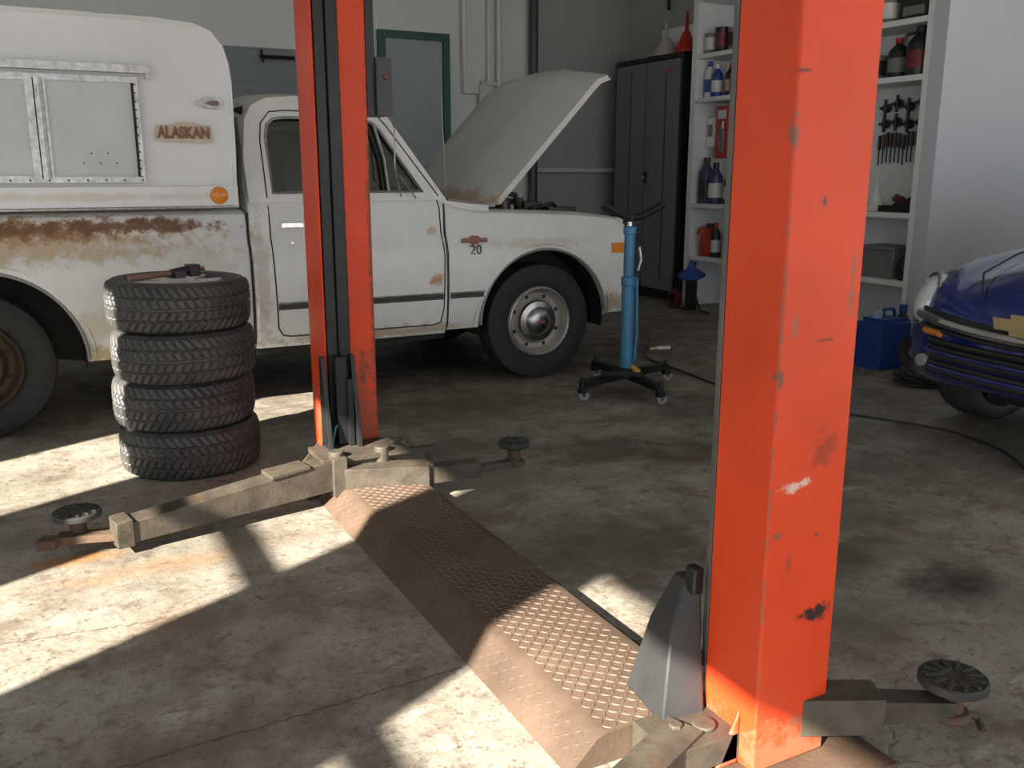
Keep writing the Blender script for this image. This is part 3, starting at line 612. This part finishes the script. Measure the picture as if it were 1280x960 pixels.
q.box(2.72,3.6,5.80,5.83,.6,1.13,darkm).box(2.72,3.6,7.12,7.15,.6,1.13,darkm)
q.box(2.85,3.45,6.2,6.75,.6,1.02,blackm); q.cyl((3.12,6.47,1.02),(3.12,6.47,1.14),.2,blackm); q.cyl((3.12,6.47,1.14),(3.12,6.47,1.18),.03,chrome)
q.box(3.35,3.58,5.86,6.1,.95,1.17,bk); q.tube([(3.0,5.9,1.15),(3.1,6.1,1.22),(3.3,6.1,1.19),(3.5,6.2,1.1)],.022,rustm); q.tube([(3.2,5.85,1.16),(3.4,5.9,1.20),(3.55,6.05,1.14)],.016,bk)
q.cyl((2.98,5.86,1.05),(2.98,5.86,1.24),.055,bk); q.tube([(2.86,5.86,1.2),(2.95,5.83,1.29),(3.06,5.83,1.26),(3.1,5.86,1.15)],.02,bk); q.cyl((3.15,5.95,1.1),(3.15,5.95,1.24),.035,rustm); q.box(3.16,3.3,5.88,6.0,1.1,1.21,blackm); q.cyl((3.24,5.95,1.2),(3.24,5.95,1.29),.010,bk)
q.build('engine_bay',truck,bevel=.004)
Rp=Vector((2.80,0,1.235)); Fp=Vector((3.63,0,2.10)); dv=(Fp-Rp); Lh=dv.length; dv.normalize(); nn=Vector((-dv.z,0,dv.x))
hoodm=M('hood_white_paint',(.60,.61,.59),.45,var=.05,scale=2,dirt=(.42,.38,.30),damt=.25,dscale=4,zones=[((2.7,6.2,1.25),(.25,1.0,.08),(.42,.26,.1),.7)])
hund=M('hood_underside',(.35,.35,.34),.6)
q=B(); nx=16; ny=28; y0,y1=5.60,7.38
def hp(i,j,under=0):
    s=i/nx; t=j/ny; tt=2*t-1
    off=.12*(1-abs(tt)**2.0)*(1-.10*s) - under
    off+=.012*math.exp(-((abs(tt)-.45)/.06)**2)
    if s>.93: off-=(s-.93)*.6
    back=-.17*(1-tt*tt)*(1-s)**1.5
    fr=.02*(1-tt*tt)*s
    p=Rp+dv*(Lh*s+back+fr)+nn*off; return (p.x,y0+(y1-y0)*t,p.z)
for und,mat in ((0,hoodm),(.022,hund)):
    vs=[hp(i,j,und) for i in range(nx+1) for j in range(ny+1)]
    q.add(vs,[(i*(ny+1)+j,i*(ny+1)+j+1,(i+1)*(ny+1)+j+1,(i+1)*(ny+1)+j) for i in range(nx) for j in range(ny)],mat,True)
ring=[(i,0) for i in range(nx+1)]+[(nx,j) for j in range(1,ny+1)]+[(i,ny) for i in range(nx-1,-1,-1)]+[(0,j) for j in range(ny-1,0,-1)]
vs=[hp(i,j,0) for i,j in ring]+[hp(i,j,.04) for i,j in ring]; n=len(ring)
q.add(vs,[(i,(i+1)%n,(i+1)%n+n,i+n) for i in range(n)],hoodm)
for j in (5,14,23): q.tube([hp(i,j,.035) for i in range(1,nx)],.018,hund,6)
q.tube([hp(nx,j,.02) for j in range(0,3)],.012,rustm)
q.build('hood',truck)
q=B(); q.box(1.25,1.42,5.7,7.25,1.1,1.52,intr).box(2.2,2.38,5.65,7.3,1.2,1.32,intr); q.lathe([(.19,-.01),(.20,0),(.19,.01),(.18,0)],(2.0,6.95,1.36),(-.9,0,.5),bk,28,closed=True); q.box(1.19,1.2,5.75,7.2,1.27,1.8,intr); q.build('seat_bench',truck,bevel=.03,seg=3)
rimw=M('steel_wheel_painted',(.34,.32,.28),.5,.2,var=.2,dirt=(.13,.08,.05),damt=.65,dscale=14)
rimy=M('rusty_wheel',(.05,.034,.018),.7,.1,dirt=(.03,.022,.015),damt=.5)
cap=M('hubcap_steel',(.33,.33,.33),.25,1.,var=.25,scale=15)
WR=.405
def twheel(x,y,out,name,rm,z=WR-.002):
    q=B(); tire_mesh(q,(x,y,z),(0,1,0),WR,.235,.21,black,False,120)
    s=out
    o=(x,y,z); ax=(0,s,0)
    q.lathe([(.245,.085),(.238,.10),(.222,.095),(.21,.06),(.195,.035),(.165,.03),(.15,.045),(.145,.055)],o,ax,rm,48)
    q.lathe([(.24,.105),(.232,.11),(.222,.10)],o,ax,alum if rm is rimw else rm,48)
    q.lathe([(.235,.09),(.225,-.09)],o,ax,rm,48)
    for k in range(8):
        a=2*PI*(k+.5)/8; q.cyl((x+.18*math.cos(a),y+s*.03,z+.18*math.sin(a)),(x+.18*math.cos(a),y+s*.036,z+.18*math.sin(a)),.014,darkm,n=10)
    q.lathe([(.145,.05),(.148,.06),(.138,.078),(.115,.082),(.10,.085),(.092,.098),(.06,.112),(.03,.117),(.001,.118)],o,ax,cap if rm is rimw else rimy,40)
    if rm is rimw: q.box(x-.03,x+.03,y+s*.119-.002,y+s*.119+.002,z-.007,z+.007,redm)
    q.build(name,truck)
twheel(3.105,5.645,-1,'wheel_1',rimw); twheel(-.33,5.645,-1,'wheel_2',rimy); twheel(3.105,7.30,1,'wheel_3',rimw); twheel(-.33,7.30,1,'wheel_4',rimy)
cp=[(1.075,1.225),(1.085,1.6),(1.085,1.90),(1.075,2.0),(1.05,2.09),(.99,2.165),(.90,2.20),(.70,2.215),(-1.0,2.225),(-2.5,2.225),(-2.6,2.1),(-2.6,1.225)]
q=B(); secs=[]
cx=-.75
ysec=[(5.455,.022),(5.44,.008),(5.435,0),(7.515,0),(7.51,.008),(7.495,.022)]
for y,k in ysec:
    secs.append([(x-(k if x>cx else -k),y,z-(k if z>1.5 else 0)) for x,z in cp])
q.loft(secs,camperw)
q.box(-2.6,1.08,5.427,5.44,1.225,1.345,camperw)
q.tube([(-2.5,5.425,1.228),(1.07,5.425,1.228)],.009,alum)
q.build('camper_shell',truck,bevel=.004)
q=B()
wx0,wx1,wz0,wz1=-.75,.595,1.365,1.905
fn=lambda a,b,t:(a,5.435-t,b)
q.plate([(wx0,wz0),(wx1,wz0),(wx1,wz1),(wx0,wz1)],[[(wx0+.035,wz0+.035),(.06,wz0+.035),(.06,wz1-.035),(wx0+.035,wz1-.035)],[(.155,wz0+.03),(wx1-.035,wz0+.03),(wx1-.035,wz1-.03),(.155,wz1-.03)]],fn,.022,alum)
pane=M('frosted_pane',(.50,.53,.54),.15,.0,var=.12,scale=2,dirt=(.35,.37,.38),damt=.3,dscale=2)
q.box(wx0+.03,wx1-.03,5.424,5.432,wz0+.03,wz1-.03,pane)
q.tube([(.135,5.41,wz0+.02),(.135,5.41,wz1-.02)],.008,alum); q.tube([(.10,5.412,wz0+.02),(.10,5.412,wz1-.02)],.003,gap); q.box(.56,.572,5.405,5.42,wz0+.03,wz1-.03,gap)
q.box(wx0-.1,.66,5.395,5.435,1.925,1.965,alum); q.box(.635,.66,5.40,5.435,1.90,1.93,alum)
for k in range(12):
    q.cyl((wx1-.018,5.413,wz0+.03+k*.043),(wx1-.018,5.409,wz0+.03+k*.043),.005,rustm,n=6)
for k in range(14): q.cyl((.58-k*.09,5.413,wz0+.012),(.58-k*.09,5.409,wz0+.012),.006,rustm,n=6)
for k in range(5): q.cyl((.3+k*.04,5.424,wz0+.1+.05*(k%2)),(.3+k*.04,5.4225,wz0+.1+.05*(k%2)),.005,rustm,n=6)
q.plate([(.885,1.787),(.92,1.81),(.98,1.818),(1.03,1.805),(1.035,1.775),(1.0,1.757),(.93,1.762)],[],fn,.010,alum); q.plate([(.93,1.787),(.96,1.80),(1.0,1.80),(1.01,1.787),(1.0,1.774),(.96,1.774)],[],lambda a,b,t:(a,5.425-t,b),.006,M('lens_smoke',(.2,.15,.12),.3))
q.lathe([(.001,.03),(.03,.028),(.045,.02),(.05,0)],(.975,5.43,1.292),(0,-1,0),amber,28)
q.tube([(1.10,5.47,1.3),(1.115,5.5,1.55),(1.10,5.5,1.72)],.014,bk)
q.build('camper_fittings',truck,bevel=.002)
tx=bpy.data.curves.new('t','FONT'); tx.body='ALASKAN'; tx.size=.085; tx.extrude=.004; tx.offset=.003
to=bpy.data.objects.new('t',tx); bpy.context.collection.objects.link(to); bpy.context.view_layer.update()
me=bpy.data.meshes.new_from_object(to.evaluated_get(bpy.context.evaluated_depsgraph_get())); bpy.data.objects.remove(to)
wd=max(v.co.x for v in me.vertices); sc=.27/wd
for v in me.vertices: v.co=Vector((.675+v.co.x*sc,5.425-v.co.z,1.60+v.co.y))
me.materials.clear(); me.materials.append(M('lettering_brown',(.25,.10,.05),.5,dirt=(.5,.4,.3),damt=.6,dscale=30))
o=bpy.data.objects.new('lettering',me); bpy.context.collection.objects.link(o); o.parent=truck; o.matrix_parent_inverse=truck.matrix_basis.inverted()
q=B(); q.plate([(.66,1.585),(.955,1.575),(.965,1.60),(.66,1.605)],[],lambda a,b,t:(a,5.435-t,b),.006,M('script_tan',(.60,.52,.42),.5)); q.plate([(.66,1.605),(.67,1.665),(.75,1.67),(.79,1.685),(.86,1.685),(.9,1.672),(.955,1.668),(.96,1.60)],[],lambda a,b,t:(a,5.435-t,b),.004,MATS['script_tan']); q.build('lettering_back',truck)
# ------------------------------------------------------------ transmission jack
jb=M('jack_blue',(.05,.20,.36),.4,.1,dirt=(.2,.2,.2),damt=.25,dscale=12); q=B(); cx,cy=3.43,4.95
q.cyl((cx,cy,.10),(cx,cy,.72),.042,jb); q.cyl((cx,cy,.70),(cx,cy,.76),.048,jb); q.cyl((cx,cy,.76),(cx,cy,1.05),.035,jb); q.cyl((cx,cy,1.03),(cx,cy,1.08),.043,jb); q.cyl((cx,cy,1.08),(cx,cy,1.14),.018,chrome)
q.lathe([(.09,0),(.09,.02),(.045,.06)],(cx,cy,.1),(0,0,1),blackm,24); q.tube([(cx+.045,cy-.03,.75),(cx+.055,cy-.03,.4),(cx+.05,cy-.02,.2)],.01,jb)
q.tube([(cx+.05,cy-.04,.95),(cx+.06,cy-.05,.87),(cx+.045,cy-.04,.80)],.009,alum); q.cyl((cx+.03,cy-.1,.14),(cx+.03,cy-.03,.16),.02,M('valve_yellow',(.6,.35,.05),.4),n=10)
ends=[(3.02,4.84),(3.40,4.53),(3.84,5.06),(3.46,5.38)]
for a,b in ends:
    q.beam((cx,cy),(a,b),.03,.025,.09,.14,.085,.125,blackm)
    q.cyl((a,b,.05),(a,b,.15),.012,blackm,n=10); q.lathe([(.012,-.012),(.033,-.012),(.036,-.006),(.036,.006),(.033,.012),(.012,.012)],(a+.015,b,.036),(.3,1,0),gr,20); q.beam((a-.02,b),(a+.03,b),.022,.022,.05,.08,.05,.08,blackm)
q.beam((3.2,4.9),(3.42,4.74),.02,.02,.14,.16,.14,.16,blackm)
dx,dy=math.cos(-.45),math.sin(-.45)
pts=[]
for i in range(13):
    t=-1+2*i/12; pts.append((cx+.02+dx*.19*t,cy+dy*.19*t,1.13+.085*abs(t)**1.5))
for side_ in (-.03,.03): q.tube([(x-dy*side_,y+dx*side_,z) for x,y,z in pts],.021,blackm,8)
q.box(cx-.02,cx+.06,cy-.04,cy+.04,1.11,1.15,blackm)
q.build('transmission_jack')
# ------------------------------------------------------------ blue car
car=E('blue_car',(5.6,2.66,0))
cblue=M('car_blue_paint',(.008,.028,.24),.2,.3,var=.04,coat=1.)
OX,OY,ROT=4.10,2.66,math.radians(-3)
def C(x,y,z):
    ca,sa=math.cos(ROT),math.sin(ROT); return (OX+x*ca-y*sa,OY+x*sa+y*ca,z)
stn=[(0.0,.14,.46,.70),(.012,.32,.40,.76),(.04,.50,.36,.82),(.09,.66,.335,.87),(.16,.79,.32,.915),(.25,.88,.31,.96),(.38,.94,.30,1.01),(.6,.97,.29,1.075),(.9,.98,.25,1.13),(1.3,.97,.23,1.16),(1.7,.955,.22,1.16),(2.6,.955,.22,1.15),(3.6,.97,.23,1.12),(4.2,.96,.26,1.07),(4.6,.86,.33,.99),(4.72,.6,.4,.85)]
shape=[(0,0),(.5,0),(.84,.0),(.95,.05),(1.0,.2),(1.0,.42),(.985,.56),(.95,.68),(.90,.77),(.83,.83),(.75,.85),(.67,.84),(.60,.82),(.52,.845),(.42,.91),(.25,.975),(0,1.0)]
secs=[]
for x,w,a,b in stn:
    s=[(y*w,a+(b-a)*z) for y,z in shape]
    secs.append([C(x,y,z) for y,z in s]+[C(x,-y,z) for y,z in reversed(s[1:-1])])
q=B(); q.loft(secs,cblue); body=q.build('body',car,angle=60)
def ccut(x,y0,y1,r=.40,z=.37):
    q=B(); q.lathe([(.0001,0),(r,0),(r,y1-y0),(.0001,y1-y0)],C(x,y0,z),Vector(C(x,y1,z))-Vector(C(x,y0,z)),darkm,48,False); return q.build('cut')
boolcut(body,[ccut(.86,.6,1.2),ccut(.86,-1.2,-.6),ccut(3.75,.62,1.2),ccut(3.75,-1.2,-.62)])
body.data.set_sharp_from_angle(angle=math.radians(60))
q=B()
for x in (.82,3.75):
    for s in (1,-1):
        o=C(x,s*.80,.345); ax=Vector(C(x,s*1,.355))-Vector(C(x,0,.355))
        tire_mesh(q,o,ax,.345,.23,.25,dustt,True,240,40); q.lathe([(.23,.09),(.215,.08),(.19,.02),(.08,.03),(.001,.05)],o,ax,alloy,32)
        for k in range(5):
            a=2*PI*k/5; u,w2,_=basis(ax); q.cyl(Vector(o)+ax.normalized()*.06,Vector(o)+ax.normalized()*.08+(u*math.cos(a)+w2*math.sin(a))*.21,.03,alloy,n=8)
q.box(OX+.5,OX+4.2,OY-.6,OY+.5,.2,.3,darkm)
q.build('wheels',car)
def nosex(y,z):
    pr=[(0,0)]+[(w,x) for x,w,_,_ in stn[:8]]; return lerp_tab(pr,abs(y)/.995)
q=B()
def band(z,r,m,y0,y1,off=-.01,n=30,dz=0): q.tube([C(nosex(y0+(y1-y0)*i/n,z)+off,y0+(y1-y0)*i/n,z+dz*(abs(y0+(y1-y0)*i/n)/.7)**2) for i in range(n+1)],r,m,8)
band(.640,.028,chrome,-.70,.70,dz=.045); band(.675,.012,bk,-.66,.66,-.004,dz=.045); band(.60,.012,bk,-.66,.66,-.006,dz=.03)
for z in (.40,.44,.48,.52,.555): band(z,.017,bk,-.60,.60,-.002); 
for z in (.42,.50): band(z,.012,cblue,-.62,.62,-.008)
gold=M('badge_gold',(.6,.5,.28),.3,.7)
q.plate([(-.14,.745),(-.045,.745),(-.045,.768),(.045,.768),(.045,.745),(.14,.745),(.125,.690),(.045,.690),(.045,.668),(-.045,.668),(-.045,.690),(-.125,.690)],[],lambda a,b,t:C(-.04-t,a,b),.02,gold)
lens=M('headlight_lens',(.60,.64,.64),.08,.1,coat=1.)
for s in (1,-1):
    vs=[];fs=[]; n=24;m=12
    for i in range(m+1):
        ph=PI*i/m
        for k in range(n):
            th=2*PI*k/n; lx=-.12*math.cos(ph); ly=.095*math.sin(ph)*math.cos(th); lz=.13*math.sin(ph)*math.sin(th)
            vs.append(C(.225+lx+.55*ly+.45*lz,s*(.745+ly),.75+lz))
    fs=[(i*n+k,i*n+(k+1)%n,(i+1)*n+(k+1)%n,(i+1)*n+k) for i in range(m) for k in range(n)]
    q.add(vs,fs,lens,True)
    q.tube([C(.225-.035+.55*.095*math.cos(t)+.45*.13*math.sin(t),s*(.745+.098*math.cos(t)),.75+.133*math.sin(t)) for t in [2*PI*i/28 for i in range(28)]],.010,chrome,6,True)
    q.tube([C(nosex(s*y,.57)-.012,s*y,.60) for y in (.50,.54,.58,.63)],.02,amber,8)
    q.cyl(C(nosex(.55,.3)+.02,s*.62,.44),C(nosex(.55,.3)-.02,s*.62,.44),.035,M('fog_lens',(.5,.5,.5),.1,.5),n=20)
c=C(-.05,-.10,.56); q.box(c[0]-.01,c[0]+.01,c[1]-.12,c[1]+.03,.545,.615,ylw)
q.tube([C(x,0,z) for x,z in ((.12,.895),(.25,.963),(.38,1.013),(.6,1.078))],.006,gap,6)
for s in (1,-1): q.tube([C(x,s*y,z) for x,y,z in ((.09,.33,.825),(.25,.46,.91),(.6,.54,.99),(1.0,.56,1.06))],.005,gap,6)
q.build('front_trim',car)
q=B()
cs=[(1.5,.80,1.05,1.14),(2.0,.74,1.0,1.5),(2.3,.72,1.0,1.58),(2.8,.72,1.0,1.58),(3.1,.76,1.0,1.46),(3.2,.78,1.0,1.14)]
secs=[]
for x,w,a,b in cs: secs.append([C(x,y,z) for y,z in ((-w,a),(-w*.95,(a+b)/2),(-w*.85,b-.03),(-w*.5,b),(w*.5,b),(w*.85,b-.03),(w*.95,(a+b)/2),(w,a))])
q.loft(secs,M('car_window_dark',(.02,.025,.03),.08,.2,coat=1.)); q.build('greenhouse',car)
# ------------------------------------------------------------ lights
W=bpy.data.worlds.new('world'); bpy.context.scene.world=W; W.use_nodes=True
bg=W.node_tree.nodes['Background']; bg.inputs[0].default_value=(.91,.95,1,1); bg.inputs[1].default_value=1.95
tanE=.56; e=math.atan(tanE)
d=Vector((.894*math.cos(e),.447*math.cos(e),-math.sin(e)))
sl=bpy.data.lights.new('sun','SUN'); sl.energy=28; sl.angle=math.radians(.6); sl.color=(1,.91,.76)
so=bpy.data.objects.new('sun',sl); so.rotation_euler=d.to_track_quat('-Z','Y').to_euler(); so.location=(-8,-4,8); bpy.context.collection.objects.link(so)
cd=bpy.data.cameras.new('camera'); cam=bpy.data.objects.new('camera',cd); bpy.context.collection.objects.link(cam)
cam.location=(0,0,1.42); cam.rotation_euler=(math.radians(90-12.98),0,math.radians(-27.5)); cd.lens=36*1150/1280; cd.sensor_width=36; cd.clip_start=.05
bpy.context.scene.camera=cam
bpy.context.scene.view_settings.view_transform='Standard'
bpy.context.scene.view_settings.look='None'
